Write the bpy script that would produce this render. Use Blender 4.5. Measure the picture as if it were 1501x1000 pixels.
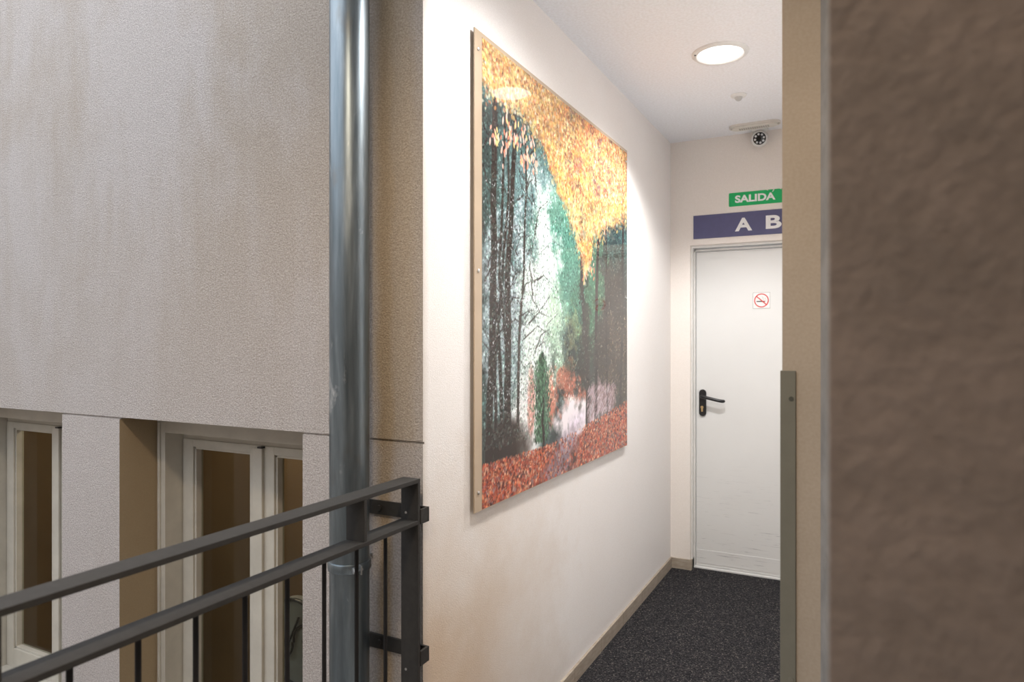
import bpy, bmesh, math, random
import numpy as np
from mathutils import Vector, Matrix
for o in list(bpy.data.objects): bpy.data.objects.remove(o)
S = bpy.context.scene
C = S.collection
PI = math.pi
H = 1.44                                   # eye height above the corridor floor
# ------------------------------------------------------------------ camera
A = math.atan(0.5115)
cam = bpy.data.cameras.new('camera'); co = bpy.data.objects.new('camera', cam); C.objects.link(co)
co.location = (0, 0, H); co.rotation_euler = (PI/2, 0, A)
cam.sensor_width = 36; cam.lens = 36*1000/1501
cam.clip_start = 0.02
cam.dof.use_dof = True; cam.dof.focus_distance = 2.5; cam.dof.aperture_fstop = 4.0
S.camera = co
# ------------------------------------------------------------------ world (overcast sky over the light well)
W = bpy.data.worlds.new('sky'); S.world = W; W.use_nodes = True
bg = W.node_tree.nodes['Background']
bg.inputs[0].default_value = (0.86, 0.92, 1.0, 1); bg.inputs[1].default_value = 2.5
# ------------------------------------------------------------------ exposure
S.view_settings.view_transform = 'Standard'; S.view_settings.look = 'None'
S.view_settings.exposure = 0.33; S.view_settings.gamma = 1.0; S.view_settings.use_curve_mapping = False
LAMP = 3.2                                  # radiance of the ceiling lamps' diffusers
LAMP_W = 98.0                              # power of the beam each corridor lamp throws
WALK_W = 74.0                               # the warmer lamp over the walkway

# ------------------------------------------------------------------ helpers
def tag(o, label=None, cat=None, group=None, kind=None):
    if label: o['label'] = label
    if cat: o['category'] = cat
    if group: o['group'] = group
    if kind: o['kind'] = kind
    return o
def empty(name, loc=(0,0,0), rz=0):
    o = bpy.data.objects.new(name, None); C.objects.link(o)
    o.location = loc; o.rotation_euler = (0,0,rz); o.empty_display_size = .05
    return o
bpy_update = bpy.context.view_layer.update
def obj(name, bm, mats, parent=None, smooth=False):
    """links one mesh object; geometry is given in world space and moved to the parent's space"""
    me = bpy.data.meshes.new(name)
    if parent is not None:
        bpy_update(); bm.transform(parent.matrix_world.inverted())
    bmesh.ops.recalc_face_normals(bm, faces=bm.faces[:])
    bm.to_mesh(me); bm.free()
    for m in (mats if isinstance(mats, (list, tuple)) else [mats]): me.materials.append(m)
    if smooth:
        for p in me.polygons: p.use_smooth = True
        try: me.set_sharp_from_angle(angle=math.radians(40))
        except Exception: pass
    o = bpy.data.objects.new(name, me); C.objects.link(o)
    if parent is not None: o.parent = parent
    return o
def struct(name, bm, mats, smooth=False):
    o = obj(name, bm, mats, None, smooth); o['kind'] = 'structure'; return o
def box(x0, x1, y0, y1, z0, z1, bm=None, bev=0, mi=0):
    bm = bm or bmesh.new()
    t = bmesh.new()
    vs = [t.verts.new((x, y, z)) for x in (x0, x1) for y in (y0, y1) for z in (z0, z1)]
    for f in ((0,1,3,2),(4,6,7,5),(0,4,5,1),(2,3,7,6),(0,2,6,4),(1,5,7,3)): t.faces.new([vs[i] for i in f])
    if bev: bmesh.ops.bevel(t, geom=t.edges[:], offset=bev, segments=2, profile=.6, affect='EDGES')
    for f in t.faces: f.material_index = mi
    me = bpy.data.meshes.new('t'); t.to_mesh(me); t.free(); bm.from_mesh(me); bpy.data.meshes.remove(me)
    return bm
def prism(pts, a0, a1, axis='z', bm=None, mi=0):
    """extruded polygon; pts are (x,y) for z, (x,z) for y, (y,z) for x"""
    bm = bm or bmesh.new()
    def P(p, a):
        return {'z': (p[0], p[1], a), 'y': (p[0], a, p[1]), 'x': (a, p[0], p[1])}[axis]
    lo = [bm.verts.new(P(p, a0)) for p in pts]; hi = [bm.verts.new(P(p, a1)) for p in pts]
    fs = [bm.faces.new(lo), bm.faces.new(hi)]
    n = len(pts)
    for i in range(n): fs.append(bm.faces.new((lo[i], lo[(i+1) % n], hi[(i+1) % n], hi[i])))
    for f in fs: f.material_index = mi
    return bm
def lathe(prof, center, axis='z', seg=40, bm=None, cap=True):
    """prof: list of (radius, along)"""
    bm = bm or bmesh.new(); rings = []
    for r, a in prof:
        ring = []
        for i in range(seg):
            c, s = math.cos(2*PI*i/seg)*r, math.sin(2*PI*i/seg)*r
            v = {'z': (c, s, a), 'y': (c, a, s), 'x': (a, c, s)}[axis]
            ring.append(bm.verts.new((v[0]+center[0], v[1]+center[1], v[2]+center[2])))
        rings.append(ring)
    for a, b in zip(rings, rings[1:]):
        for i in range(seg): bm.faces.new((a[i], a[(i+1) % seg], b[(i+1) % seg], b[i]))
    if cap:
        bm.faces.new(rings[0]); bm.faces.new(rings[-1])
    return bm
def tube(pts, r, seg=10, bm=None):
    bm = bm or bmesh.new(); pts = [Vector(p) for p in pts]; rings = []
    up = Vector((0, 0, 1)); prev = None
    for i, p in enumerate(pts):
        d = (pts[min(i+1, len(pts)-1)] - pts[max(i-1, 0)]).normalized()
        if prev is None:
            n = d.cross(up if abs(d.z) < .9 else Vector((1, 0, 0))).normalized()
        else:
            n = (prev - d*prev.dot(d)).normalized()
        prev = n; b = d.cross(n)
        rr = r[i] if isinstance(r, (list, tuple)) else r
        rings.append([bm.verts.new(p + n*math.cos(2*PI*j/seg)*rr + b*math.sin(2*PI*j/seg)*rr) for j in range(seg)])
    for a, b in zip(rings, rings[1:]):
        for i in range(seg): bm.faces.new((a[i], a[(i+1) % seg], b[(i+1) % seg], b[i]))
    bm.faces.new(rings[0]); bm.faces.new(rings[-1])
    return bm
def capsule_pts(cx, cz, w, h, n=10, vertical=True):
    """stadium outline"""
    pts = []
    if vertical:
        r = w/2; d = h/2 - r
        for i in range(n+1): a = PI*i/n; pts.append((cx+r*math.cos(a), cz+d+r*math.sin(a)))
        for i in range(n+1): a = PI+PI*i/n; pts.append((cx+r*math.cos(a), cz-d+r*math.sin(a)))
    else:
        r = h/2; d = w/2 - r
        for i in range(n+1): a = -PI/2+PI*i/n; pts.append((cx+d+r*math.cos(a), cz+r*math.sin(a)))
        for i in range(n+1): a = PI/2+PI*i/n; pts.append((cx-d+r*math.cos(a), cz+r*math.sin(a)))
    return pts
def text_bm(s, size, x, y, z, depth=.001, sx=1.0, offset=0.0):
    """flat lettering on a wall that faces -Y, left edge at x, baseline at z, front at y"""
    cu = bpy.data.curves.new('t', 'FONT'); cu.body = s; cu.size = size; cu.extrude = depth; cu.offset = offset
    o = bpy.data.objects.new('t', cu); C.objects.link(o); bpy_update()
    me = bpy.data.meshes.new_from_object(o.evaluated_get(bpy.context.evaluated_depsgraph_get()))
    bm = bmesh.new(); bm.from_mesh(me)
    bpy.data.objects.remove(o); bpy.data.curves.remove(cu); bpy.data.meshes.remove(me)
    bm.transform(Matrix.Translation((x, y, z)) @ Matrix.Rotation(PI/2, 4, 'X') @ Matrix.Diagonal((sx, 1, 1, 1)))
    mn = min(v.co.x for v in bm.verts)
    bmesh.ops.translate(bm, verts=bm.verts[:], vec=(x-mn, 0, 0))
    return bm

# ------------------------------------------------------------------ materials
def mat(name, col=(.5,.5,.5), rough=.6, metal=0, spec=.5):
    m = bpy.data.materials.new(name); m.use_nodes = True
    p = m.node_tree.nodes['Principled BSDF']
    p.inputs['Base Color'].default_value = (*col, 1); p.inputs['Roughness'].default_value = rough
    p.inputs['Metallic'].default_value = metal
    p.inputs['Specular IOR Level'].default_value = spec
    return m, m.node_tree, p
class NT:
    def __init__(s, nt): s.nt = nt; s.n = nt.nodes; s.l = nt.links
    def new(s, t, **k):
        n = s.n.new(t)
        for a, b in k.items():
            if a.startswith('i_'):
                n.inputs[a[2:].replace('_', ' ')].default_value = b
            else: setattr(n, a, b)
        return n
    def coord(s, scale=(1,1,1), loc=(0,0,0), kind='Object'):
        t = s.new('ShaderNodeTexCoord'); m = s.new('ShaderNodeMapping')
        m.inputs['Scale'].default_value = scale; m.inputs['Location'].default_value = loc
        s.l.new(t.outputs[kind], m.inputs['Vector']); return m.outputs[0]
    def noise(s, vec, scale, detail=4, rough=.5, dist=0):
        n = s.new('ShaderNodeTexNoise'); n.inputs['Scale'].default_value = scale
        n.inputs['Detail'].default_value = detail; n.inputs['Roughness'].default_value = rough
        n.inputs['Distortion'].default_value = dist
        s.l.new(vec, n.inputs['Vector']); return n.outputs['Fac']
    def ramp(s, fac, stops):
        r = s.new('ShaderNodeValToRGB'); s.l.new(fac, r.inputs[0]); e = r.color_ramp.elements
        while len(e) > 1: e.remove(e[-1])
        for i, (p, c) in enumerate(stops):
            if not isinstance(c, tuple): c = (c, c, c)
            k = e[0] if i == 0 else e.new(p)
            k.position = p; k.color = (*c, 1)
        return r.outputs[0]
    def mix(s, fac, a, b, mode='MIX'):
        m = s.new('ShaderNodeMix', data_type='RGBA', blend_type=mode)
        for k, v in ((0, fac), (6, a), (7, b)):
            if isinstance(v, (int, float)): m.inputs[k].default_value = v
            elif isinstance(v, tuple): m.inputs[k].default_value = (*v, 1)
            else: s.l.new(v, m.inputs[k])
        return m.outputs[2]
    def math(s, op, a, b=0.0, clamp=False):
        m = s.new('ShaderNodeMath', operation=op, use_clamp=clamp)
        for k, v in ((0, a), (1, b)):
            if isinstance(v, (int, float)): m.inputs[k].default_value = v
            else: s.l.new(v, m.inputs[k])
        return m.outputs[0]
    def map(s, v, a, b, c=0.0, d=1.0, smooth=False):
        m = s.new('ShaderNodeMapRange', clamp=True)
        if smooth: m.interpolation_type = 'SMOOTHSTEP'
        s.l.new(v, m.inputs[0])
        for k, x in ((1, a), (2, b), (3, c), (4, d)): m.inputs[k].default_value = x
        return m.outputs[0]
    def bump(s, h, strength, dist, prev=None):
        b = s.new('ShaderNodeBump'); b.inputs['Strength'].default_value = strength
        b.inputs['Distance'].default_value = dist; s.l.new(h, b.inputs['Height'])
        if prev: s.l.new(prev, b.inputs['Normal'])
        return b.outputs[0]
    def sep(s, vec):
        x = s.new('ShaderNodeSeparateXYZ'); s.l.new(vec, x.inputs[0]); return x.outputs
def simple(name, col, rough=.5, metal=0, var=.08, nscale=30, bump=0, spec=.5):
    m, nt, p = mat(name, col, rough, metal, spec); g = NT(nt)
    v = g.coord(); n = g.noise(v, nscale, 5, .6)
    c = g.ramp(n, [(.3, tuple(x*(1-var) for x in col)), (.7, tuple(min(1, x*(1+var)) for x in col))])
    nt.links.new(c, p.inputs['Base Color'])
    if bump: nt.links.new(g.bump(g.noise(v, nscale*6, 3), bump, .001), p.inputs['Normal'])
    return m
def emit(name, col, k):
    m = bpy.data.materials.new(name); m.use_nodes = True; nt = m.node_tree
    nt.nodes.clear(); e = nt.nodes.new('ShaderNodeEmission'); o = nt.nodes.new('ShaderNodeOutputMaterial')
    e.inputs[0].default_value = (*col, 1); e.inputs[1].default_value = k; nt.links.new(e.outputs[0], o.inputs[0])
    return m

def facade_mat():
    m, nt, p = mat('facade_render', rough=.9, spec=.2); g = NT(nt)
    v = g.coord(); x, y, z = g.sep(v)
    big = g.noise(g.coord((1.1, 1, .55)), 2.2, 5, .6, .4)
    streak = g.noise(g.coord((5.5, 1, .35)), 1.6, 4, .6, .2)
    d = g.math('ADD', g.math('MULTIPLY', big, .8), g.math('MULTIPLY', streak, .28))
    fac = g.map(d, .47, .64)
    fac = g.math('MULTIPLY', fac, g.map(z, 1.1, 1.9, .15, .62))      # rain dirt is above the string course
    c = g.mix(fac, (.52, .475, .45), (.405, .34, .27))
    # browner band beside the downpipe, ochre close to it
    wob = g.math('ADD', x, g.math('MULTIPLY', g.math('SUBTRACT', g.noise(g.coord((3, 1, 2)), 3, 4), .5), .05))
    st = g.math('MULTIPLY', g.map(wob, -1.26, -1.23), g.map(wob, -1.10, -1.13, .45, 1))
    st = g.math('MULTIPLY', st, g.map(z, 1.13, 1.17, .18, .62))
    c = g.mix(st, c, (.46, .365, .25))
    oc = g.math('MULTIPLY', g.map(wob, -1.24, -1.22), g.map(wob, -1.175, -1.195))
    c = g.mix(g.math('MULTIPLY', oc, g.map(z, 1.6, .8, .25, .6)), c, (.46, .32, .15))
    gr = g.noise(v, 170, 3, .7)
    c = g.mix(g.map(gr, .40, .60), g.mix(1.0, c, (.74, .73, .72), 'MULTIPLY'), c)
    nt.links.new(c, p.inputs['Base Color'])
    nt.links.new(g.bump(g.noise(v, 210, 3, .65, .3), 1.0, .005), p.inputs['Normal'])
    return m
def plaster(name, c0, c1, scale=300, bs=.5, bd=.0012, big=1.5, browned=False):
    m, nt, p = mat(name, rough=.85, spec=.2); g = NT(nt); v = g.coord()
    c = g.mix(g.map(g.noise(v, big, 4, .55), .35, .65), c0, c1)
    if browned:       # browner towards the outdoor corner and low on the wall
        x, y, z = g.sep(v)
        nz = g.noise(v, 2.6, 5, .65)
        e = g.math('MULTIPLY', g.map(y, 2.9, 1.5), g.map(z, 1.35, .55))
        f = g.map(g.math('ADD', e, g.math('MULTIPLY', g.math('SUBTRACT', nz, .5), .9)), .15, .95)
        c = g.mix(g.math('MULTIPLY', f, .75), c, (.56, .40, .25))
        ed = g.map(g.math('ADD', y, g.math('MULTIPLY', g.math('SUBTRACT', g.noise(v, 9, 4), .5), .02)), 1.60, 1.575)
        c = g.mix(g.math('MULTIPLY', ed, .35), c, (.45, .38, .31))
    gr = g.noise(v, scale, 2, .6)
    c = g.mix(g.map(gr, .35, .65), g.mix(1.0, c, (.93, .92, .91), 'MULTIPLY'), c)
    nt.links.new(c, p.inputs['Base Color'])
    nt.links.new(g.bump(g.noise(v, scale, 3, .6), bs, bd), p.inputs['Normal'])
    return m
M = {}
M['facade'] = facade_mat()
M['corridor'] = plaster('corridor_plaster', (.85, .825, .81), (.87, .85, .84), 260, .55, .0015, browned=True)
M['endwall'] = plaster('end_wall_plaster', (.84, .785, .74), (.85, .80, .755), 320, .3, .0008)
M['ceiling'] = plaster('ceiling_paint', (.90, .925, .975), (.91, .93, .98), 90, .0, .0005)
M['pier'] = plaster('pier_plaster', (.36, .305, .245), (.40, .34, .275), 160, .25, .0012, 4)
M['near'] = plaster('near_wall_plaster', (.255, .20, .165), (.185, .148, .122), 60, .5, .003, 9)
M['edge'] = plaster('scuffed_grey_edge', (.20, .195, .19), (.26, .25, .24), 40, .3, .002, 9)
M['court'] = plaster('court_plaster', (.55, .47, .40), (.50, .43, .36), 60, .4, .002)
M['reveal'] = plaster('shaded_reveal_plaster', (.33, .25, .155), (.36, .28, .18), 260, .6, .0015)  # facade plaster made darker and browner: the reveals' shade is in the colour
M['room'] = simple('room_paint', (.23, .155, .085), .8, var=.12, nscale=2)
M['ground'] = simple('court_paving', (.45, .43, .41), .85, nscale=6)
M['deck'] = simple('walkway_floor', (.50, .48, .46), .6, nscale=8)
M['white_frame'] = simple('cream_window_paint', (.47, .44, .38), .4, nscale=12)
M['door'] = None
M['metal'] = simple('anthracite_metal', (.030, .028, .026), .6, 0, .15, 60, .15, .3)
M['baluster'] = simple('baluster_metal', (.010, .009, .009), .6, 0, .1, 60, 0, .25)
M['black'] = simple('black_plastic', (.012, .012, .013), .3, nscale=40)
M['white'] = simple('white_plastic', (.80, .80, .79), .4, nscale=40, var=.03)
M['steel'] = simple('steel', (.55, .55, .55), .3, 1)
M['zincbolt'] = simple('zinc_bolt', (.45, .47, .48), .45, .8)
M['brass'] = simple('brass', (.75, .55, .28), .3, 1)
M['guard'] = simple('grey_green_guard', (.155, .15, .12), .45, .0, .06, 20)
M['green'] = simple('exit_sign_green', (.0, .42, .12), .45, var=.03)
M['navy'] = simple('navy_sign', (.085, .085, .19), .45, var=.05)
M['letter'] = simple('sign_white', (.85, .85, .86), .5, var=.02)
M['red'] = simple('sign_red', (.62, .06, .06), .5)
M['sticker'] = simple('sticker_white', (.80, .79, .78), .4, var=.02)
M['joint'] = simple('grout', (.30, .26, .22), .9)
M['acrylic_border'] = simple('shaded_wall_tan', (.46, .36, .26), .28, var=.12, nscale=3)  # tan paints the shaded wall that shows through the clear acrylic border
M['lens'] = simple('dark_glass', (.008, .01, .014), .08)
M['led'] = simple('led_grey', (.6, .62, .64), .3)
M['grille'] = simple('luminaire_grille', (.42, .40, .37), .5)
M['housing'] = simple('luminaire_housing', (.68, .65, .60), .45, var=.04)
def door_mat():
    m, nt, p = mat('door_paint', rough=.38, spec=.4); g = NT(nt); v = g.coord(); x, y, z = g.sep(v)
    # scuffs near the bottom: thin elongated marks
    s = g.noise(g.coord((3, 1, 60), (1.3, 0, .2)), 2.2, 4, .7, .6)
    mk = g.math('MULTIPLY', g.map(s, .60, .66), g.map(z, .75, .1))
    b = g.noise(v, 3, 3)
    c = g.mix(g.map(b, .3, .7), (.70, .70, .69), (.73, .73, .72))
    c = g.mix(g.math('MULTIPLY', mk, .6), c, (.25, .25, .26))
    nt.links.new(c, p.inputs['Base Color']); return m
M['door'] = door_mat()
def pipe_mat():
    m, nt, p = mat('galvanised_zinc', rough=.36, metal=.85); g = NT(nt)
    a = g.noise(g.coord((9, 9, .8)), 3, 6, .65, .3); b = g.noise(g.coord((1, 1, .4)), 9, 5, .7, .6)
    c = g.ramp(a, [(.3, (.12, .15, .17)), (.55, (.19, .225, .25)), (.8, (.33, .37, .39))])
    c = g.mix(g.map(b, .62, .75), c, (.60, .63, .65))
    c = g.mix(g.math('MULTIPLY', g.map(g.noise(g.coord((2, 2, 1)), 6, 4), .62, .72), .3), c, (.16, .12, .08))
    nt.links.new(c, p.inputs['Base Color'])
    nt.links.new(g.map(a, .2, .8, .26, .46), p.inputs['Roughness'])
    nt.links.new(g.bump(g.noise(g.coord((3, 3, .6)), 10, 3), .25, .002), p.inputs['Normal'])
    return m
M['zinc'] = pipe_mat()
def carpet_mat():
    m, nt, p = mat('loop_carpet', rough=.95, spec=.1); g = NT(nt); v = g.coord()
    vo = g.new('ShaderNodeTexVoronoi'); vo.inputs['Scale'].default_value = 190; nt.links.new(v, vo.inputs['Vector'])
    w = g.new('ShaderNodeTexWhiteNoise'); nt.links.new(vo.outputs['Color'], w.inputs[0])
    c = g.ramp(w.outputs['Value'], [(0, (.010, .010, .012)), (.5, (.028, .027, .030)), (.82, (.045, .043, .045)), (.95, (.09, .085, .085)), (1, (.16, .14, .13))])
    nt.links.new(c, p.inputs['Base Color'])
    nt.links.new(g.bump(g.math('SUBTRACT', 1.0, vo.outputs['Distance']), .8, .004), p.inputs['Normal'])
    return m
M['carpet'] = carpet_mat()
def tile_mat():
    m, nt, p = mat('skirting_stone', rough=.5); g = NT(nt); v = g.coord((1, 1, 1))
    a = g.noise(g.coord((2, 2, 9)), 9, 6, .7)
    c = g.ramp(a, [(.3, (.30, .25, .195)), (.55, (.40, .345, .28)), (.75, (.47, .42, .36))])
    nt.links.new(c, p.inputs['Base Color']); return m
M['tile'] = tile_mat()
def glass_mat():
    m = bpy.data.materials.new('window_glass'); m.use_nodes = True; nt = m.node_tree; g = NT(nt)
    nt.nodes.clear(); o = g.new('ShaderNodeOutputMaterial'); mx = g.new('ShaderNodeMixShader')
    t = g.new('ShaderNodeBsdfTransparent'); t.inputs[0].default_value = (.82, .84, .80, 1)
    s = g.new('ShaderNodeBsdfGlossy'); s.inputs['Roughness'].default_value = .02
    f = g.new('ShaderNodeFresnel'); f.inputs[0].default_value = 1.45
    ge = g.new('ShaderNodeNewGeometry')
    nt.links.new(g.math('MULTIPLY', f.outputs[0], g.math('SUBTRACT', 1.0, ge.outputs['Backfacing'])), mx.inputs[0]); nt.links.new(t.outputs[0], mx.inputs[1]); nt.links.new(s.outputs[0], mx.inputs[2])
    nt.links.new(mx.outputs[0], o.inputs[0]); return m
M['glass'] = glass_mat()
M['lamp'] = emit('lamp_diffuser', (1.0, .98, .95), LAMP)
M['lamp_walk'] = emit('walkway_lamp_diffuser', (1.0, .86, .68), LAMP)

# ------------------------------------------------------------------ structure
XW = -1.08      # corridor wall plane
YF = 1.57       # courtyard facade plane
YE = 4.33       # end wall plane
ZC = H + 1.26   # ceiling
ZG = H - .283   # string-course groove and window heads
floor_pts = [(-1.13, -2.5), (1.2, -2.5), (1.2, 4.6), (XW, 4.6), (XW, YF), (-1.13, YF)]
struct('floor', prism(floor_pts, -.25, -.008), M['deck'])
struct('ceiling', prism(floor_pts, ZC, ZC+.25), M['ceiling'])
struct('floor_2', box(XW, .05, 1.66, 4.41, -.008, 0), M['carpet'])

# facade with two window openings and a recessed groove
WX = [(-2.418, -1.524), (-3.668, -2.774)]   # openings
ZS = -.16                                   # sill of the openings
def facade():
    bm = bmesh.new(); g = .0035; y1 = 1.84; x0 = -7.0
    box(x0, XW, YF, y1, ZG+g, 6.0, bm)                        # above the groove
    cols = [(x0, WX[1][0]), (WX[1][1], WX[0][0]), (WX[0][1], XW)]
    for a, b in cols:
        box(a, b, YF, y1, ZS, ZG-g, bm)
        box(a, b, YF+.006, y1, ZG-g, ZG+g, bm)                # back of the groove
    box(x0, XW, YF, y1, -3.0, ZS, bm)
    return bm
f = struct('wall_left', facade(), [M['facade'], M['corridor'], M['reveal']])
for p in f.data.polygons:                                   # the return on the corridor side carries the corridor's plaster
    if p.normal.x > .9 and p.center.x > XW-.001: p.material_index = 1
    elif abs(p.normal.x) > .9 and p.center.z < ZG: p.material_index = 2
struct('wall_side', box(XW-.2, XW, 1.84, 4.6, -.25, ZC+.25), M['corridor'])
bm = box(XW, -.956, YE, 4.6, -.008, ZC)
box(-.10, 1.2, YE, 4.6, -.008, ZC, bm)
box(-.956, -.10, YE, 4.6, 2.04, ZC, bm)
struct('wall_back', bm, M['endwall'])
wr = struct('wall_right', prism([(-.144, 1.5), (-.072, 1.5), (-.049, 1.42), (1.2, 1.42), (1.2, YE), (.05, YE), (.05, 1.66), (-.144, 1.66)], -.008, ZC), [M['pier'], M['corridor'], M['edge']])
for p in wr.data.polygons:
    if p.center.y > 1.6 and abs(p.normal.z) < .5 and p.center.x < .5: p.material_index = 1
    if p.normal.x < -.8 and p.center.y < 1.5: p.material_index = 2
nb = box(-.019, 1.2, .5, .62, -.008, ZC, None, .0008)
struct('wall_near', nb, M['near'])
struct('wall_east', box(1.2, 1.4, -2.5, 4.6, -.25, ZC+.25), M['court'])
struct('wall_south', box(-1.13, 1.4, -2.7, -2.5, -.25, ZC+.25), M['court'])
# light well beyond the railing
struct('wall_opposite', box(-7.2, -1.13, -4.2, -4.0, -3, 3.4), M['court'])
struct('wall_west', box(-7.2, -7.0, -4.0, 1.84, -3, 3.4), M['court'])
struct('wall_below', box(-1.13, -1.0, -4.0, YF, -3, -.25), M['court'])
struct('ground', box(-7.2, -1.0, -4.2, 1.84, -3.2, -3), M['ground'])
# rooms behind the windows
struct('wall_inner', box(-4.6, -1.28, 3.0, 3.1, -1.1, 1.7), M['room'])
struct('wall_inner_left', box(-4.6, -4.5, 1.84, 3.0, -1.1, 1.7), M['room'])
struct('wall_inner_right', box(-1.30, -1.28, 1.84, 3.0, -1.1, 1.7), M['room'])
struct('ceiling_2', box(-4.5, -1.30, 1.84, 3.0, 1.6, 1.7), M['room'])
struct('floor_3', box(-4.5, -1.30, 1.84, 3.0, -1.1, -1.0), M['room'])
rl = bpy.data.lights.new('room_fill', 'POINT'); rl.energy = 20; rl.color = (1, .84, .64); rl.shadow_soft_size = .12  # unseen fill light, added to brighten the rooms behind the glass
ro = bpy.data.objects.new('room_fill', rl); C.objects.link(ro); ro.location = (-2.6, 2.45, 1.45)

# skirting tiles
def skirting(name, runs):
    root = tag(empty(name), kind='structure'); z1 = .066
    me = {}
    for (ax, a0, a1, fixed, out) in runs:
        n = max(1, round((a1-a0)/.33)); L = (a1-a0)/n
        for i in range(n):
            p, q = a0+i*L+.0012, a0+(i+1)*L-.0012
            if ax == 'y': bm = box(min(fixed, fixed+out), max(fixed, fixed+out), p, q, 0, z1+random.uniform(-.0006, .0006), None, .0015)
            else: bm = box(p, q, min(fixed, fixed+out), max(fixed, fixed+out), 0, z1, None, .0015)
            obj('tile', bm, M['tile'], root)
        if ax == 'y': obj('grout', box(min(fixed, fixed+out*.8), max(fixed, fixed+out*.8), a0, a1, 0, z1-.003), M['joint'], root)
    return root
random.seed(4)
skirting('baseboard_left', [('y', 1.68, YE-.012, XW, .011)])
sk = skirting('baseboard_back', [('x', XW, -.956+.010, YE, -.011)])
obj('tile', box(-.956, -.946, YE, YE+.07, 0, .066, None, .0015), M['tile'], sk)

# ------------------------------------------------------------------ windows
def window(name, x0):
    """frame sits .15 m behind the facade; x0 = left side of the opening"""
    root = tag(empty(name, (x0, 1.72, ZS)), kind='structure')
    x1 = x0 + .894; zt = ZG; zb = ZS
    m = M['white_frame']
    # outer frame (proud), then a deep inner box
    fr = bmesh.new()
    box(x0, x0+.046, 1.72, 1.84, zb, zt, fr, .002); box(x1-.046, x1, 1.72, 1.84, zb, zt, fr, .002)
    box(x0+.046, x1-.046, 1.72, 1.84, zt-.068, zt, fr, .002); box(x0+.046, x1-.046, 1.72, 1.84, zb, zb+.06, fr, .002)
    obj('outer_frame', fr, m, root)
    bd = bmesh.new()                                             # raised bead on the frame's face
    box(x0+.012, x0+.024, 1.712, 1.72, zb, zt-.03, bd, .002); box(x1-.024, x1-.012, 1.712, 1.72, zb, zt-.03, bd, .002)
    obj('bead', bd, m, root)
    def sash(a, b):
        z0, z1 = zb+.06, zt-.098
        s = bmesh.new(); w = .058
        box(a, a+w, 1.795, 1.835, z0, z1, s, .002); box(b-w, b, 1.795, 1.835, z0, z1, s, .002)
        box(a+w, b-w, 1.795, 1.835, z1-.03, z1, s, .002); box(a+w, b-w, 1.795, 1.835, z0, z0+.09, s, .002)
        so = obj('sash', s, m, root)
        t = bmesh.new()                                          # stepped glazing bead, nearer the glass
        box(a+w, a+w+.009, 1.803, 1.835, z0+.09, z1-.03, t, .001); box(b-w-.009, b-w, 1.803, 1.835, z0+.09, z1-.03, t, .001)
        box(a+w, b-w, 1.803, 1.835, z1-.039, z1-.03, t, .001); box(a+w, b-w, 1.803, 1.835, z0+.09, z0+.099, t, .001)
        obj('glazing_bead', t, m, so)
        obj('pane', box(a+w+.009, b-w-.009, 1.826, 1.829, z0+.099, z1-.039), M['glass'], so)
    mid = x0 + .478
    sash(x0+.05, mid-.003); sash(mid+.003, x1-.05)
    hd = box(x0+.046, x1-.046, 1.80, 1.84, zt-.098, zt-.068, None, .001)
    obj('head_rail', hd, m, root)
    obj('astragal', box(mid-.034, mid+.012, 1.783, 1.795, zb+.06, zt-.106, None, .003), m, root)   # cover strip over the meeting stiles
    obj('catch', box(mid-.006, mid+.016, 1.778, 1.80, zt-.106, zt-.099, None, .001), M['black'], root)
    obj('window_sill', box(x0, x1, YF-.03, 1.72, zb-.0, zb+.03, None, .004), m, root)
    return root
window('window_1', WX[1][0]); window('window_2', WX[0][0])

# ------------------------------------------------------------------ end door
d = tag(empty('door_1', (-.528, 4.41, 0)), kind='structure')
fr = bmesh.new()
box(-.956, -.946, YE+.02, 4.46, 0, 2.04, fr, .001); box(-.110, -.10, YE+.02, 4.46, 0, 2.04, fr, .001)
box(-.946, -.110, YE+.02, 4.46, 2.025, 2.04, fr, .001)
M['frame_paint'] = simple('door_frame_paint', (.72, .71, .69), .4, var=.02)
obj('door_frame', fr, M['frame_paint'], d)
st_ = bmesh.new()
box(-.946, -.938, 4.395, 4.46, 0, 2.02, st_); box(-.118, -.110, 4.395, 4.46, 0, 2.02, st_); box(-.946, -.110, 4.395, 4.46, 2.008, 2.02, st_)
obj('door_stop', st_, M['frame_paint'], d)
obj('door_leaf', box(-.936, -.120, 4.41, 4.455, .012, 2.005, None, .002), M['door'], d)
obj('kick_rail', box(-.930, -.126, 4.407, 4.41, .03, .115, None, .001), M['door'], d)
obj('threshold', box(-.946, -.110, 4.385, 4.46, 0, .010, None, .002), M['door'], d)
ha = obj('handle_plate', prism(capsule_pts(-.894, H-.392, .044, .170), 4.401, 4.41, 'y'), M['black'], d, True)
lz = H-.349
obj('handle_lever', tube([(-.894, 4.40, lz), (-.894, 4.375, lz), (-.893, 4.360, lz), (-.884, 4.352, lz-.001), (-.86, 4.351, lz-.006), (-.80, 4.351, lz-.019), (-.772, 4.352, lz-.024), (-.762, 4.357, lz-.025), (-.757, 4.368, lz-.025)],
    [.011, .0105, .0105, .0105, .0105, .0105, .0105, .0105, .009], 14), M['black'], ha, True)
kz = H-.428
cyl = capsule_pts(-.897, kz-.006, .010, .030)
cb = prism(cyl, 4.398, 4.401, 'y'); lathe([(.0088, -.0035), (.0088, 0)], (-.897, 4.401, kz+.008), 'y', 20, cb)
cy = obj('lock_cylinder', cb, M['brass'], ha)
obj('keyhole', box(-.898, -.896, 4.3965, 4.398, kz+.003, kz+.013), M['black'], cy)

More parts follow.
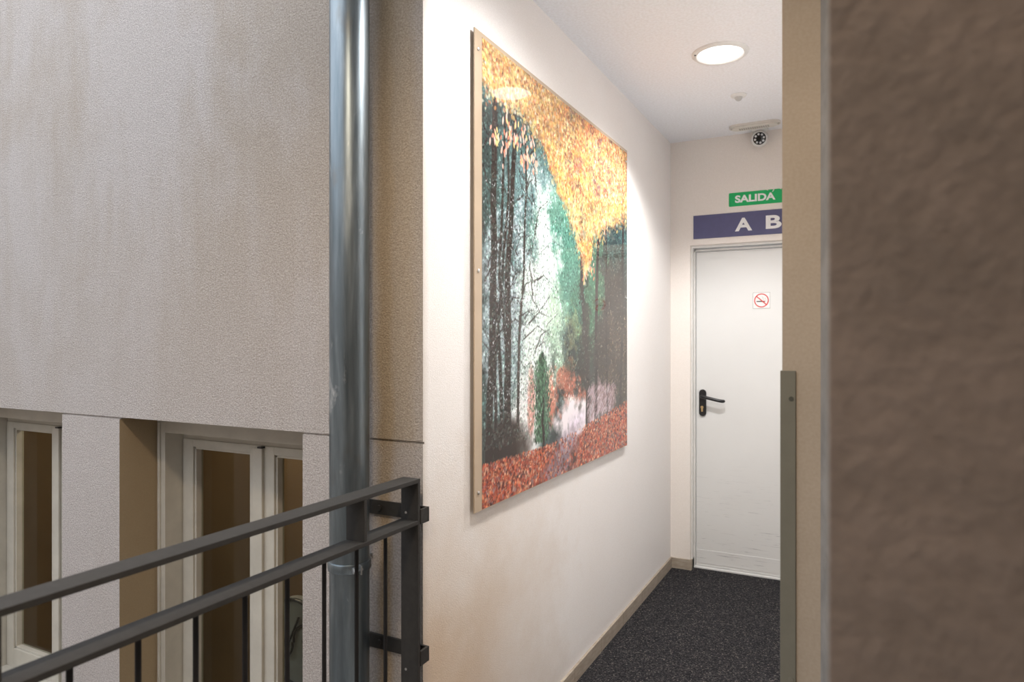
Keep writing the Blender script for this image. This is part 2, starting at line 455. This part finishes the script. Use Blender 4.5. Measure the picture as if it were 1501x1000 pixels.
# no smoking sticker on the door
yS = 4.408
ns = tag(empty('no_smoking_sign', (-.5415, yS, H+.248)), 'small square white no smoking sticker with red ring on the door', 'sign')
zc = H+.248; xc = -.5415
obj('backing', box(xc-.050, xc+.050, yS-.0005, yS+.002, zc-.049, zc+.049, None), M['sticker'], ns)
bd = bmesh.new()
for a, b, c_, e in ((-.050, .050, -.049, -.047), (-.050, .050, .047, .049), (-.050, -.048, -.047, .047), (.048, .050, -.047, .047)):
    box(xc+a, xc+b, yS-.0012, yS-.0005, zc+c_, zc+e, bd)
obj('border', bd, simple('sticker_border', (.33, .34, .33), .5), ns)
rg = lathe([(.0365, -.0016), (.0425, -.0016), (.0425, -.0006), (.0365, -.0006), (.0365, -.0016)], (xc, yS, zc), 'y', 40, None, False)
obj('ring', rg, M['red'], ns)
q = box(-.038, .038, -.0026, -.0018, -.003, .003)
q.transform(Matrix.Translation((xc, yS, zc)) @ Matrix.Rotation(math.radians(42), 4, 'Y'))
obj('bar', q, M['red'], ns)
cg = box(xc-.028, xc+.008, yS-.0018, yS-.0008, zc-.009, zc-.003)
obj('cigarette', cg, M['black'], ns)
obj('ember', box(xc+.010, xc+.022, yS-.0018, yS-.0008, zc-.009, zc-.003), simple('ember_red', (.25, .03, .04), .5), ns)
sm = tube([(xc+.024, yS-.001, zc-.001), (xc+.028, yS-.001, zc+.006), (xc+.020, yS-.001, zc+.011), (xc+.024, yS-.001, zc+.018)], .0012, 6)
tube([(xc+.016, yS-.001, zc+.003), (xc+.008, yS-.001, zc+.009), (xc+.010, yS-.001, zc+.018), (xc+.002, yS-.001, zc+.024)], .0012, 6, sm)
obj('smoke', sm, M['grille'], ns)

# navy sign with the letters A B
ab = tag(empty('letter_sign', (-.55, YE, H+.71)), 'long navy blue sign with white letters above the door', 'sign')
obj('panel', box(-.935, -.165, YE-.006, YE, H+.638, H+.784, None, .001), M['navy'], ab)
def fit(bm, x0, x1, z0, z1):
    xs = [v.co.x for v in bm.verts]; zs = [v.co.z for v in bm.verts]
    a, b, c_, d_ = min(xs), max(xs), min(zs), max(zs)
    for v in bm.verts:
        v.co.x = x0+(v.co.x-a)/(b-a)*(x1-x0); v.co.z = z0+(v.co.z-c_)/(d_-c_)*(z1-z0)
    return bm
def letter(s, x0, x1, z0, z1, off, root):
    return obj('letter', fit(text_bm(s, .11, x0, YE-.007, z0, .0006, 1, off), x0, x1, z0, z1), M['letter'], root)
letter('A', -.684, -.584, H+.668, H+.748, .0035, ab)
letter('B', -.5065, -.4186, H+.670, H+.750, .0035, ab)

# green exit sign
ex = tag(empty('exit_sign', (-.50, YE, H+.862)), 'small green exit sign with white capitals above the navy sign', 'sign')
pl = bmesh.new()
def rrect(x0, x1, z0, z1, r, n=5):
    pts = []
    for cx, cz, a0 in ((x1-r, z1-r, 0), (x0+r, z1-r, PI/2), (x0+r, z0+r, PI), (x1-r, z0+r, 1.5*PI)):
        for i in range(n+1): a = a0+PI/2*i/n; pts.append((cx+r*math.cos(a), cz+r*math.sin(a)))
    return pts
prism(rrect(-.721, -.30, H+.822, H+.905, .006), YE-.003, YE, 'y', pl)
obj('panel', pl, M['green'], ex)
obj('lettering', fit(text_bm('SALIDA', .066, -.686, YE-.0036, H+.838, .0005, 1.0, .0024), -.684, -.4527, H+.842, H+.887), M['letter'], ex)
acc = box(-.006, .006, -.0045, -.0032, -.002, .002); acc.transform(Matrix.Translation((-.466, YE, H+.895)) @ Matrix.Rotation(math.radians(-50), 4, 'Y'))
obj('accent', acc, M['letter'], ex)
mk = bmesh.new()
for xx in (-.505, -.470, -.430, -.405):
    obj('tick', prism([(xx, H+.9045), (xx+.010, H+.9045), (xx+.012, H+.899)], YE-.0042, YE-.0032, 'y'), M['letter'], ex)
prism([(-.400, H+.862), (-.375, H+.882), (-.375, H+.870), (-.325, H+.870), (-.325, H+.854), (-.375, H+.854), (-.375, H+.842)], YE-.0042, YE-.0032, 'y', mk)
obj('arrow', mk, M['letter'], ex)

# ------------------------------------------------------------------ ceiling fittings
def downlight(x, y, mt, label, power, col, cone=136, blend=.4):
    t = tag(empty('ceiling_light', (x, y, ZC)), label, 'ceiling light')
    obj('frame', lathe([(.094, .0), (.094, -.004), (.100, -.011), (.112, -.010), (.119, -.004), (.120, 0)], (x, y, ZC), 'z', 56, None, False), M['white'], t, True)
    obj('diffuser', lathe([(.0945, 0), (.0945, -.006)], (x, y, ZC), 'z', 48), mt, t, True)
    li = bpy.data.lights.new('lamp_beam', 'SPOT'); li.energy = power; li.color = col; li.shadow_soft_size = .085
    li.spot_size = math.radians(cone); li.spot_blend = blend
    lo = bpy.data.objects.new('lamp_beam', li); C.objects.link(lo); lo.parent = t; lo.location = (0, 0, -.03)
    obj('clip', box(x-.101, x-.094, y-.052, y-.046, ZC-.013, ZC-.008, None, .001), M['black'], t)
    return t
downlight(-.548, 3.07, M['lamp'], 'round white recessed ceiling light, lit, in the corridor ceiling', LAMP_W, (1, .985, .97))
downlight(-.50, .35, M['lamp_walk'], 'round warm lit ceiling light over the walkway beside the railing', WALK_W, (1, .80, .58), 165, .6)
downlight(-.42, 1.85, M['lamp'], 'round white ceiling light added out of view to brighten the corridor mouth', LAMP_W*.56, (1, .985, .97), 172, .6)  # unseen extra light, added to brighten the corridor
sx, sy = -.558, 3.64
sn = tag(empty('motion_sensor', (sx, sy, ZC)), 'tiny white round motion sensor on the corridor ceiling', 'sensor')
obj('base', lathe([(.040, 0), (.040, -.004), (.034, -.009), (.020, -.011)], (sx, sy, ZC), 'z', 32), M['white'], sn, True)
obj('dome', lathe([(.019, -.010), (.018, -.018), (.013, -.026), (.006, -.030)], (sx, sy, ZC), 'z', 24), simple('sensor_lens', (.55, .56, .56), .35), sn, True)
ex_, ey_ = -.55, 4.17
lm = tag(empty('emergency_light', (ex_, ey_, ZC)), 'slim oval emergency light on the ceiling just in front of the end wall', 'emergency light')
bm = prism(capsule_pts(ex_, ey_, .285, .098, 10, False), ZC-.012, ZC)
obj('housing', bm, M['housing'], lm, True)
obj('cover', prism(capsule_pts(ex_, ey_, .250, .066, 10, False), ZC-.020, ZC-.012), simple('cover_cream', (.76, .74, .69), .35, var=.02), lm, True)
gl = bmesh.new()
for i in range(14): box(ex_-.085+i*.012, ex_-.077+i*.012, ey_-.016, ey_+.012, ZC-.0225, ZC-.020, gl)
obj('grille', gl, M['grille'], lm)
for s in (-1, 1): obj('end_screw', lathe([(.008, -.002), (.008, 0)], (ex_+s*.128, ey_, ZC-.012), 'z', 14), M['grille'], lm)
# camera
cx, cy_, cz = -.534, 4.235, H+1.198
cc = tag(empty('security_camera', (cx, YE, ZC)), 'white security camera with black lens under the ceiling on the end wall', 'camera')
obj('mount', lathe([(.048, 0), (.048, -.012), (.042, -.018)], (cx, 4.275, ZC), 'z', 32), M['white'], cc, True)
bodybm = lathe([(.012, .052), (.032, .046), (.045, .030), (.049, .008), (.047, -.018), (.041, -.034), (.037, -.036)], (0, 0, 0), 'y', 36)
Rc = Matrix.Translation((cx, 4.262, cz)) @ Matrix.Rotation(math.radians(6), 4, 'Z') @ Matrix.Rotation(math.radians(14), 4, 'X')
bodybm.transform(Rc); bo = obj('body', bodybm, M['white'], cc, True)
b = lathe([(.036, -.0365), (.036, -.040), (.033, -.042)], (0, 0, 0), 'y', 36); b.transform(Rc); fc = obj('lens_plate', b, M['lens'], bo, True)
leds = bmesh.new()
for i in range(8):
    a = 2*PI*i/8+.2
    lathe([(.0055, -.0445), (.0065, -.042)], (.025*math.cos(a), 0, .025*math.sin(a)), 'y', 12, leds)
leds.transform(Rc); obj('led_ring', leds, M['led'], bo)
b = lathe([(.0145, -.042), (.0145, -.048), (.010, -.0485), (.008, -.046)], (0, 0, 0), 'y', 28); b.transform(Rc); obj('lens', b, M['lens'], bo, True)

# ------------------------------------------------------------------ picture
PX = -1.065; PY0, PY1 = 1.826, 3.372; PZ0, PZ1 = H-.534, H+.972
pic = tag(empty('wall_picture', (XW, (PY0+PY1)/2, PZ0)), 'large glossy autumn forest photograph mounted on the white corridor wall', 'picture')
def paint():
    N = 560; rng = np.random.default_rng(11)
    s = np.linspace(0, 1, N)[None, :].repeat(N, 0); t = np.linspace(0, 1, N)[:, None].repeat(N, 1)
    def fbm(fx, fy, seed, octv=5):
        r = np.random.default_rng(seed); out = np.zeros((N, N)); amp = 1; tot = 0
        for _ in range(octv):
            gx, gy = int(fx)+2, int(fy)+2; g = r.random((gy+1, gx+1))
            X = s*fx; Y = t*fy; xi = X.astype(int); yi = Y.astype(int)
            u = X-xi; v = Y-yi; u = u*u*(3-2*u); v = v*v*(3-2*v)
            out += amp*((g[yi, xi]*(1-u)+g[yi, xi+1]*u)*(1-v)+(g[yi+1, xi]*(1-u)+g[yi+1, xi+1]*u)*v)
            tot += amp; amp *= .6; fx *= 2; fy *= 2
        return out/tot
    def rgb(*c): return np.array(c)/255
    def st(x, a, b): return np.clip((x-a)/(b-a), 0, 1)
    img = np.zeros((N, N, 3))
    n1 = fbm(4, 5, 1)[..., None]; n2 = fbm(40, 40, 2, 4); n3 = fbm(90, 90, 33, 3)
    img[:] = rgb(40, 46, 46) + (rgb(84, 118, 116)-rgb(40, 46, 46))*st(n1, .3, .7)
    def soft(cx, cy, rx, ry, col, k=1.0, seed=3, rough=.9, ff=11):
        nonlocal img
        d = ((s-cx)/rx)**2 + ((t-cy)/ry)**2 + (fbm(ff, ff, seed, 6)-.5)*3*rough
        m = np.clip(1.3-d, 0, 1)[..., None]*k
        img = img*(1-m)+rgb(*col)*m
    soft(.26, .66, .22, .16, (112, 140, 146), .7, 40)
    soft(.46, .58, .20, .20, (92, 146, 126), .85, 4)
    soft(.12, .40, .12, .26, (186, 204, 214), .7, 16, 1.4, 22)
    soft(.30, .44, .12, .30, (224, 238, 234), .95, 5, 1.0, 16)
    soft(.40, .36, .08, .16, (176, 206, 178), .8, 41)
    soft(.22, .17, .10, .10, (236, 236, 238), .95, 15, .6)
    soft(.24, .20, .02, .08, (206, 130, 116), .7, 45)
    soft(.84, .38, .27, .30, (58, 50, 44), .95, 7, .4)
    soft(.62, .46, .12, .16, (62, 104, 82), .7, 47)
    soft(.52, .36, .07, .08, (190, 190, 130), .35, 17, 2.2, 34)
    soft(.47, .235, .14, .06, (196, 104, 80), .8, 8, 1.7, 26)
    soft(.50, .28, .05, .03, (70, 62, 48), .6, 61, 1.5, 26)
    soft(.36, .22, .03, .08, (224, 140, 116), .7, 28, .6)
    soft(.53, .140, .19, .055, (244, 236, 242), 1.0, 9, .9, 20)
    soft(.74, .17, .12, .06, (178, 150, 158), .7, 18, 1.6, 24)
    soft(.68, .52, .10, .14, (70, 116, 88), .55, 62, 1.6, 20)
    soft(.92, .30, .14, .14, (98, 84, 70), .5, 63, 1.8, 24)
    soft(.60, .34, .05, .18, (44, 40, 34), .8, 64, 1.4, 18)
    soft(.08, .12, .14, .06, (46, 36, 32), .95, 49, .6)
    # forest floor
    edge = np.interp(s, [0, .2, .35, .55, .7, 1], [.085, .088, .085, .095, .115, .150])+(fbm(14, 3, 21)-.5)*.03
    g = np.clip((edge-t)/.012, 0, 1)[..., None]
    img = img*(1-g)+(rgb(150, 70, 48)*(.55+.9*st(n2, .3, .7))[..., None])*g
    cxp = np.interp(t, [0, .04, .08, .13, .17], [.40, .43, .47, .54, .58]); hw = np.interp(t, [0, .05, .1, .17], [.17, .13, .10, .07])
    pm = np.clip(1.15-np.abs(s-cxp)/hw+(n2-.5)*1.6, 0, 1)*st(-t, -.17, -.14)
    lift = st(t, .05, .14)[..., None]
    img = img*(1-pm[..., None])+((rgb(134, 112, 122)*(1-lift)+rgb(226, 216, 232)*lift)*(.7+.6*n3)[..., None])*pm[..., None]
    def splat(x, y, a, b, ang, col, al):
        ix, iy = int(x*(N-1)), int(y*(N-1)); R = int(max(a, b)*N*1.1)+1
        x0, x1, y0, y1 = max(0, ix-R), min(N, ix+R+1), max(0, iy-R), min(N, iy+R+1)
        if x0 >= x1 or y0 >= y1: return
        dx = s[y0:y1, x0:x1]-x; dy = t[y0:y1, x0:x1]-y; c, q = math.cos(ang), math.sin(ang)
        u = (dx*c+dy*q)/a; v = (-dx*q+dy*c)/b
        m = np.clip(1.6-1.4*(u*u+v*v), 0, 1)[..., None]*al
        img[y0:y1, x0:x1] = img[y0:y1, x0:x1]*(1-m)+col*m
    def here(x, y): return img[min(N-1, max(0, int(y*(N-1)))), min(N-1, max(0, int(x*(N-1))))].copy()
    def stroke(pts, w0, w1, col, al=.95, wob=.004):
        P = np.array(pts, float); M_ = len(P)-1; ph = rng.random()*6
        for i in range(M_):
            n = max(3, int(np.hypot(*(P[i+1]-P[i]))*N*.6))
            for j in range(n):
                f = (i+j/n)/M_; p = P[i]+(P[i+1]-P[i])*j/n; w = w0+(w1-w0)*f
                splat(p[0]+(math.sin(f*9+ph)+.5*math.sin(f*23+ph*2))*wob, p[1], w, w, 0, rgb(*col)*rng.uniform(.7, 1.35), al)
    pal = {'teal': [(64, 104, 100), (96, 138, 130), (40, 62, 60), (132, 168, 160), (50, 84, 74), (34, 38, 38)],
           'light': [(150, 190, 172), (216, 230, 226), (104, 158, 130), (236, 244, 242), (76, 130, 100)],
           'yel': [(248, 222, 140), (254, 240, 196), (240, 190, 104), (232, 156, 84), (252, 246, 222), (216, 120, 84), (244, 206, 120)],
           'org': [(220, 126, 80), (240, 190, 112), (182, 84, 66), (126, 70, 66), (248, 222, 150), (98, 74, 78)],
           'gnd': [(206, 100, 66), (230, 144, 100), (168, 66, 48), (240, 184, 150), (116, 48, 38), (198, 84, 62), (76, 38, 34), (150, 120, 120)],
           'con': [(62, 100, 74), (36, 54, 44), (96, 140, 108)]}
    def pick(k): return rgb(*pal[k][rng.integers(len(pal[k]))])
    # limbs first, leaves over them
    for b_, tt, w0, w1 in ((.03, .06, .017, .012), (.085, .05, .009, .007), (.105, .15, .018, .009), (.13, .10, .008, .005), (.165, .21, .008, .004), (.06, .13, .008, .005), (.62, .56, .016, .008), (.70, .74, .014, .010), (.80, .78, .009, .007), (.93, .96, .012, .010)):
        m1 = (b_+tt)/2+rng.normal()*.012
        stroke([(b_, .09), (b_*.75+m1*.25+rng.normal()*.006, .28), (m1, .5), (tt*.7+m1*.3, .7), (tt, .92)], w0, w1, (48, 40, 38), .9)
    for _ in range(90):
        x = rng.uniform(.0, .30); y = rng.uniform(.32, .84); a = rng.choice([rng.uniform(.3, 1.3), rng.uniform(1.8, 2.8)]); L = rng.uniform(.05, .20)
        stroke([(x, y), (x+L*.5*math.cos(a), y+L*.5*math.sin(a)), (x+L*math.cos(a-.35), y+L*math.sin(a-.35))], rng.uniform(.0015, .004), .001, (52, 44, 44), .75, .002)
    for _ in range(36000):
        x, y = rng.random(), rng.uniform(.085, .95)
        if y < .19 and .24 < x < .72: continue
        if y < .12: continue
        h = here(x, y); k = 'light' if h.mean() > .55 else 'teal'
        dk = x > .6 and y < .62
        j = rng.uniform(.55, 1.55) if not dk else rng.uniform(.7, 1.3)
        c = (h*.72+pick(k)*(.06 if dk else .28)+(h*.22+rgb(110, 100, 84)*(.30 if rng.random() < .3 else 0) if dk else 0))*j
        r = rng.uniform(.0016, .0046); splat(x, y, r, r*rng.uniform(.4, 1), rng.random()*3, c, rng.uniform(.4, .85))
    for _ in range(2600):                          # white sky glints and dark twigs on the left
        x, y = rng.beta(1.6, 2.6)*.42, rng.uniform(.18, .72)
        r = rng.uniform(.0014, .0034); splat(x, y, r, r*.7, rng.random()*3, rgb(218, 228, 234) if rng.random() < .30 else rgb(54, 66, 62), rng.uniform(.4, .85))
    for _ in range(2600):                          # little conifer beside the path
        y = rng.uniform(.105, .325); w = .055*math.sin(min(1, (.335-y)/.10)*PI/2); x = .305+rng.normal()*w*.45
        r = rng.uniform(.002, .005); splat(x, y, r*.6, r*1.5, rng.normal()*.3, pick('con')*rng.uniform(.7, 1.2), .7)
    stroke([(.31, .095), (.31, .22)], .008, .003, (44, 36, 34), .7)
    for _ in range(900):                           # pale grasses right of the path
        x = rng.uniform(.62, .86); y = rng.uniform(.11, .22); L = rng.uniform(.003, .016)
        splat(x, y, L, .0016, rng.uniform(.6, 1.1), rgb(*[(206, 184, 196), (150, 120, 128), (110, 84, 80), (232, 214, 222)][rng.integers(4)]), .55)
    def edge_y(x): return np.interp(x, [0, .10, .17, .30, .38, .46, .53, .585, .63, .68, .78, .85, 1], [.905, .90, .905, .85, .79, .71, .62, .565, .575, .65, .70, .735, .76])
    # yellow canopy: pale clumps, then leaves
    ey = edge_y(s[0])[None, :].repeat(N, 0)+(fbm(16, 16, 51, 5)-.5)*.13
    cm = st(t, ey-.006, ey+.020)[..., None]
    c1 = fbm(13, 13, 52, 5); c2 = fbm(22, 22, 53, 4)
    red = (st(s, .42, .75)*st(t, .68, .82))
    base = rgb(232, 168, 92)+(rgb(252, 226, 160)-rgb(232, 168, 92))*st(c1, .36, .64)[..., None]
    ro = (st(c2, .50, .64)*(.45+.5*red))[..., None]; base = base*(1-ro)+rgb(214, 120, 88)*ro
    dk = (st(c2, .43, .33)*(.45+.55*red))[..., None]; base = base*(1-dk)+rgb(104, 78, 84)*dk
    holes = st(fbm(20, 20, 57, 5), .60, .66)[..., None]
    img = img*(1-cm*(1-.55*holes))+base*cm*(1-.55*holes)
    for _ in range(21000):
        x = rng.random(); e = float(edge_y(x)); y = e+(1.02-e)*rng.random()**.9+rng.normal()*.018
        rd = x > .45 and y > e+.10
        k = 'org' if rng.random() < (.6 if rd else .2) else 'yel'
        h = here(x, min(1, y)); 
        c = (pick(k)*.55+h*.45)*rng.uniform(.62, 1.22) if h.mean() > .38 else pick(k)*.7+h*.3
        r = rng.uniform(.0022, .0075); splat(x, y, r, r*rng.uniform(.4, .9), rng.random()*3, c, rng.uniform(.35, .85))
    for cx_, cy2 in ((.12, .86), (.16, .83), (.20, .845), (.215, .80), (.24, .83), (.10, .79), (.13, .81), (.27, .78), (.19, .775), (.60, .545), (.66, .58), (.05, .80)):
        for _ in range(12):
            splat(cx_+rng.normal()*.012, cy2+rng.normal()*.016, rng.uniform(.006, .011), .0038, rng.uniform(.9, 2.2), rgb(*[(240, 172, 152), (246, 214, 140), (226, 136, 108), (250, 206, 190)][rng.integers(4)]), .85)
    for _ in range(11000):                         # fallen leaves
        x = rng.random(); y = rng.random()*float(np.interp(x, [0, .35, .7, 1], [.092, .09, .12, .155]))
        cx_ = float(np.interp(y, [0, .04, .08, .13, .17], [.40, .43, .47, .54, .58])); hh = float(np.interp(y, [0, .05, .1, .17], [.17, .13, .10, .07]))
        if abs(x-cx_) < hh*.85 and rng.random() < .86: continue
        r = rng.uniform(.0024, .0078)*(1.15-y*3.5); splat(x, y, r, r*rng.uniform(.3, .75), rng.random()*3, pick('gnd')*rng.uniform(.75, 1.15), rng.uniform(.5, .95))
    img = np.clip(img*.97+.03*rgb(190, 160, 140), 0, 1)
    lin = np.where(img <= .04045, img/12.92, ((img+.055)/1.055)**2.4)
    return N, lin
def make_print():
    N, lin = paint()
    y0, y1, z0, z1 = PY0+.046, PY1-.002, PZ0+.002, PZ1-.013
    me = bpy.data.meshes.new('print')
    ys = np.linspace(y0, y1, N); zs = np.linspace(z0, z1, N)
    co_ = np.zeros((N, N, 3), np.float32); co_[..., 0] = PX+.0012; co_[..., 1] = ys[None, :]; co_[..., 2] = zs[:, None]
    bpy_update(); loc = np.array(pic.location[:], np.float32)
    co_ -= loc
    i = np.arange(N*N).reshape(N, N)
    q = np.stack([i[:-1, :-1], i[:-1, 1:], i[1:, 1:], i[1:, :-1]], -1).reshape(-1, 4).astype(np.int32)
    me.vertices.add(N*N); me.vertices.foreach_set('co', co_.ravel())
    me.loops.add(q.size); me.loops.foreach_set('vertex_index', q.ravel())
    me.polygons.add(len(q)); me.polygons.foreach_set('loop_start', np.arange(0, q.size, 4, dtype=np.int32))
    me.polygons.foreach_set('loop_total', np.full(len(q), 4, np.int32))
    me.update(calc_edges=True)
    ca = me.color_attributes.new('ink', 'FLOAT_COLOR', 'POINT')
    ca.data.foreach_set('color', np.concatenate([lin, np.ones((N, N, 1))], -1).astype(np.float32).ravel())
    m, nt, p = mat('glossy_print', rough=.035, spec=.5); g = NT(nt)
    a = g.new('ShaderNodeAttribute', attribute_name='ink'); nt.links.new(a.outputs['Color'], p.inputs['Base Color'])
    p.inputs['IOR'].default_value = 1.5
    me.materials.append(m)
    o = bpy.data.objects.new('print', me); C.objects.link(o); o.parent = pic
make_print()
obj('acrylic_sheet', box(PX-.003, PX+.001, PY0, PY1, PZ0, PZ1), M['acrylic_border'], pic)  # opaque sheet for the clear acrylic, shaded wall tone painted in
for z in (PZ0+.05, PZ1-.09): obj('batten', box(XW, PX-.003, PY0+.10, PY1-.10, z, z+.03), M['white'], pic)
for yy in (PY0+.022, PY1-.022):
    for z in (PZ0+.06, (PZ0+PZ1)/2, PZ1-.06):
        obj('stud', lathe([(.0055, 0), (.0055, .003), (.003, .0045)], (PX+.001, yy, z), 'x', 16), M['steel'], pic)

# ------------------------------------------------------------------ downpipe
pxx, pyy, pr = -1.262, 1.478, .0545
dp = tag(empty('downpipe', (pxx, pyy, -3)), 'blue grey zinc rainwater downpipe running down the plaster facade', 'pipe')
obj('pipe', lathe([(pr, -3), (pr, 0), (pr, 3), (pr, 6)], (pxx, pyy, 0), 'z', 64, None, False), M['zinc'], dp, True)
cz0 = H-.617
band = lathe([(pr, -.013), (pr+.003, -.0125), (pr+.0045, -.010), (pr+.0045, .010), (pr+.003, .0125), (pr, .013)], (pxx, pyy, cz0), 'z', 64, None, False)
cl = obj('clamp', band, M['zinc'], dp, True)
ear = bmesh.new()
an = math.radians(-28); ex1, ey1 = pxx+(pr+.004)*math.cos(an), pyy+(pr+.004)*math.sin(an)
box(-.004, .016, -.008, -.004, -.012, .012, ear, .001); box(-.004, .016, .003, .007, -.012, .012, ear, .001)
ear.transform(Matrix.Translation((ex1, ey1, cz0)) @ Matrix.Rotation(an, 4, 'Z'))
obj('ear', ear, M['zincbolt'], cl)
bo_ = lathe([(.0075, -.016), (.0085, -.0145), (.0085, -.009), (.0035, -.009), (.0035, .012)], (.007, 0, 0), 'y', 6)
bo_.transform(Matrix.Translation((ex1, ey1, cz0)) @ Matrix.Rotation(an, 4, 'Z'))
obj('bolt', bo_, M['zincbolt'], cl)
obj('wall_spigot', tube([(pxx, pyy+pr, cz0), (pxx, YF, cz0)], .005, 10), M['zincbolt'], cl)
obj('clamp', lathe([(pr, -.013), (pr+.0045, -.010), (pr+.0045, .010), (pr, .013)], (pxx, pyy, 4.2), 'z', 48, None, False), M['zinc'], dp, True)

# ------------------------------------------------------------------ railing
RX0, RX1 = -1.117, -1.061; RC = (RX0+RX1)/2
RT = H-.372; RL = H-.484; Yp0, Yp1 = 1.519, 1.530; YB = -2.2
rail = tag(empty('balcony_railing', (RC, Yp1, -.008)), 'dark grey flat bar railing with thin balusters along the open walkway', 'railing')
mm = M['metal']
obj('top_rail', box(RX0, RX1, YB, Yp1, RT-.011, RT, None, .0012), mm, rail)
obj('middle_rail', box(RX0, RX1, YB, Yp0, RL-.011, RL, None, .0012), mm, rail)
obj('bottom_rail', box(RX0, RX1, YB, Yp0, .09, .10, None, .0012), mm, rail)
for y in (Yp0, YB, -.35):
    top = RT-.011 if y != -.35 else .09
    if y == -.35: obj('post', box(RX0, RX1, y, y+.011, -.008, .09, None, .0012), mm, rail)
    else:
        po = obj('post', box(RX0, RX1, y if y > 0 else y-.011, y+.011 if y > 0 else y, -.008, top, None, .0012), mm, rail)
        if y > 0:
            for hz, hx in ((H-.466, -1.101), (H-.892, -1.101)):
                obj('screw', lathe([(.0035, -.0006), (.0035, .0)], (hx, Yp0, hz), 'y', 12), M['steel'], po)
yb = 1.414; k = 0
first = None; firsts = None
while yb > YB+.05:
    cyl_bm_y = yb
    if first is None:
        first = obj('baluster', tube([(RC, yb, .10), (RC, yb, RL-.011)], .0052, 10), M['baluster'], rail, True); y_first = yb
    else:
        c = first.copy(); C.objects.link(c); c.parent = rail; c.location = (0, yb-y_first, 0)
    if k % 7 == 1:
        obj('spacer', box(RX0, RX1, yb-.0055, yb+.0055, RL, RT-.011, None, .001), mm, rail)
    yb -= .1124; k += 1
for zt in (H-.456, H-.840):
    bm = box(-1.30, RX1+.002, YF-.007, YF, zt-.040, zt, None, .001)
    box(RX1-.005, RX1+.002, Yp1, YF-.007, zt-.040, zt, bm, .001)
    br = obj('bracket', bm, mm, rail)
    obj('bolt', lathe([(.0075, -.006), (.0085, -.004), (.0085, 0)], (-1.223, YF-.007, zt-.020), 'y', 6), M['metal'], br)

# ------------------------------------------------------------------ corner guard
cg = tag(empty('corner_guard', (-.146, 1.5, 0)), 'grey green metal corner guard strip screwed to the beige pier', 'corner guard')
gt = H-.0605
bm = box(-.1475, -.118, 1.4965, 1.4995, 0, gt, None, .0008); box(-.1475, -.1445, 1.4995, 1.530, 0, gt, bm, .0008)
obj('angle_plate', bm, M['guard'], cg)
for z in (H-.118, .75, .15):
    obj('screw', lathe([(.0045, -.0012), (.005, 0)], (-.1265, 1.4965, z), 'y', 14), simple('screw_dark', (.09, .09, .075), .5, .5) if z > 1 else M['guard'], cg)

# ------------------------------------------------------------------ wrought-iron chair behind the second window
ch = tag(empty('scroll_chair', (-1.99, 2.0, -1.0)), 'dark chair with black iron scrolls on a grey rounded back, behind the right window', 'chair')
def arc(cx, cz, r, a0, a1, y, n=14, r1=None):
    return [(cx+(r+(((r1 or r)-r)*i/n))*math.cos(a0+(a1-a0)*i/n), y, cz+(r+(((r1 or r)-r)*i/n))*math.sin(a0+(a1-a0)*i/n)) for i in range(n+1)]
ccx, ccz = -1.99, .25
bk = prism([(ccx+.17*math.cos(2*PI*i/40), ccz+.17*math.sin(2*PI*i/40)) for i in range(40)], 2.02, 2.05, 'y')
obj('backrest', bk, simple('grey_upholstery', (.20, .20, .19), .9), ch)
sc = bmesh.new()
tube(arc(ccx, ccz, .165, 0, 2*PI, 2.01, 36), .006, 8, sc)
tube(arc(ccx-.07, ccz-.02, .015, 0, 4.2*PI/2, 2.008, 20, .06), .005, 8, sc)
tube(arc(ccx+.06, ccz+.02, .015, PI, PI+4.2*PI/2, 2.008, 20, .07), .005, 8, sc)
tube([(ccx-.14, 2.008, ccz-.09), (ccx-.03, 2.008, ccz), (ccx+.02, 2.008, ccz+.10)], .005, 8, sc)
obj('scrollwork', sc, M['black'], ch)
obj('seat', box(ccx-.19, ccx+.19, 2.0, 2.38, -.55, -.50, None, .01), M['black'], ch)
for sx_ in (-1, 1):
    for yy in (2.03, 2.35): obj('leg', tube([(ccx+sx_*.165, yy, -1.0), (ccx+sx_*.165, yy, -.55)], .012, 8), M['black'], ch)
    obj('upright', tube([(ccx+sx_*.10, 2.035, -.5), (ccx+sx_*.10, 2.035, ccz-.12)], .010, 8), M['black'], ch)
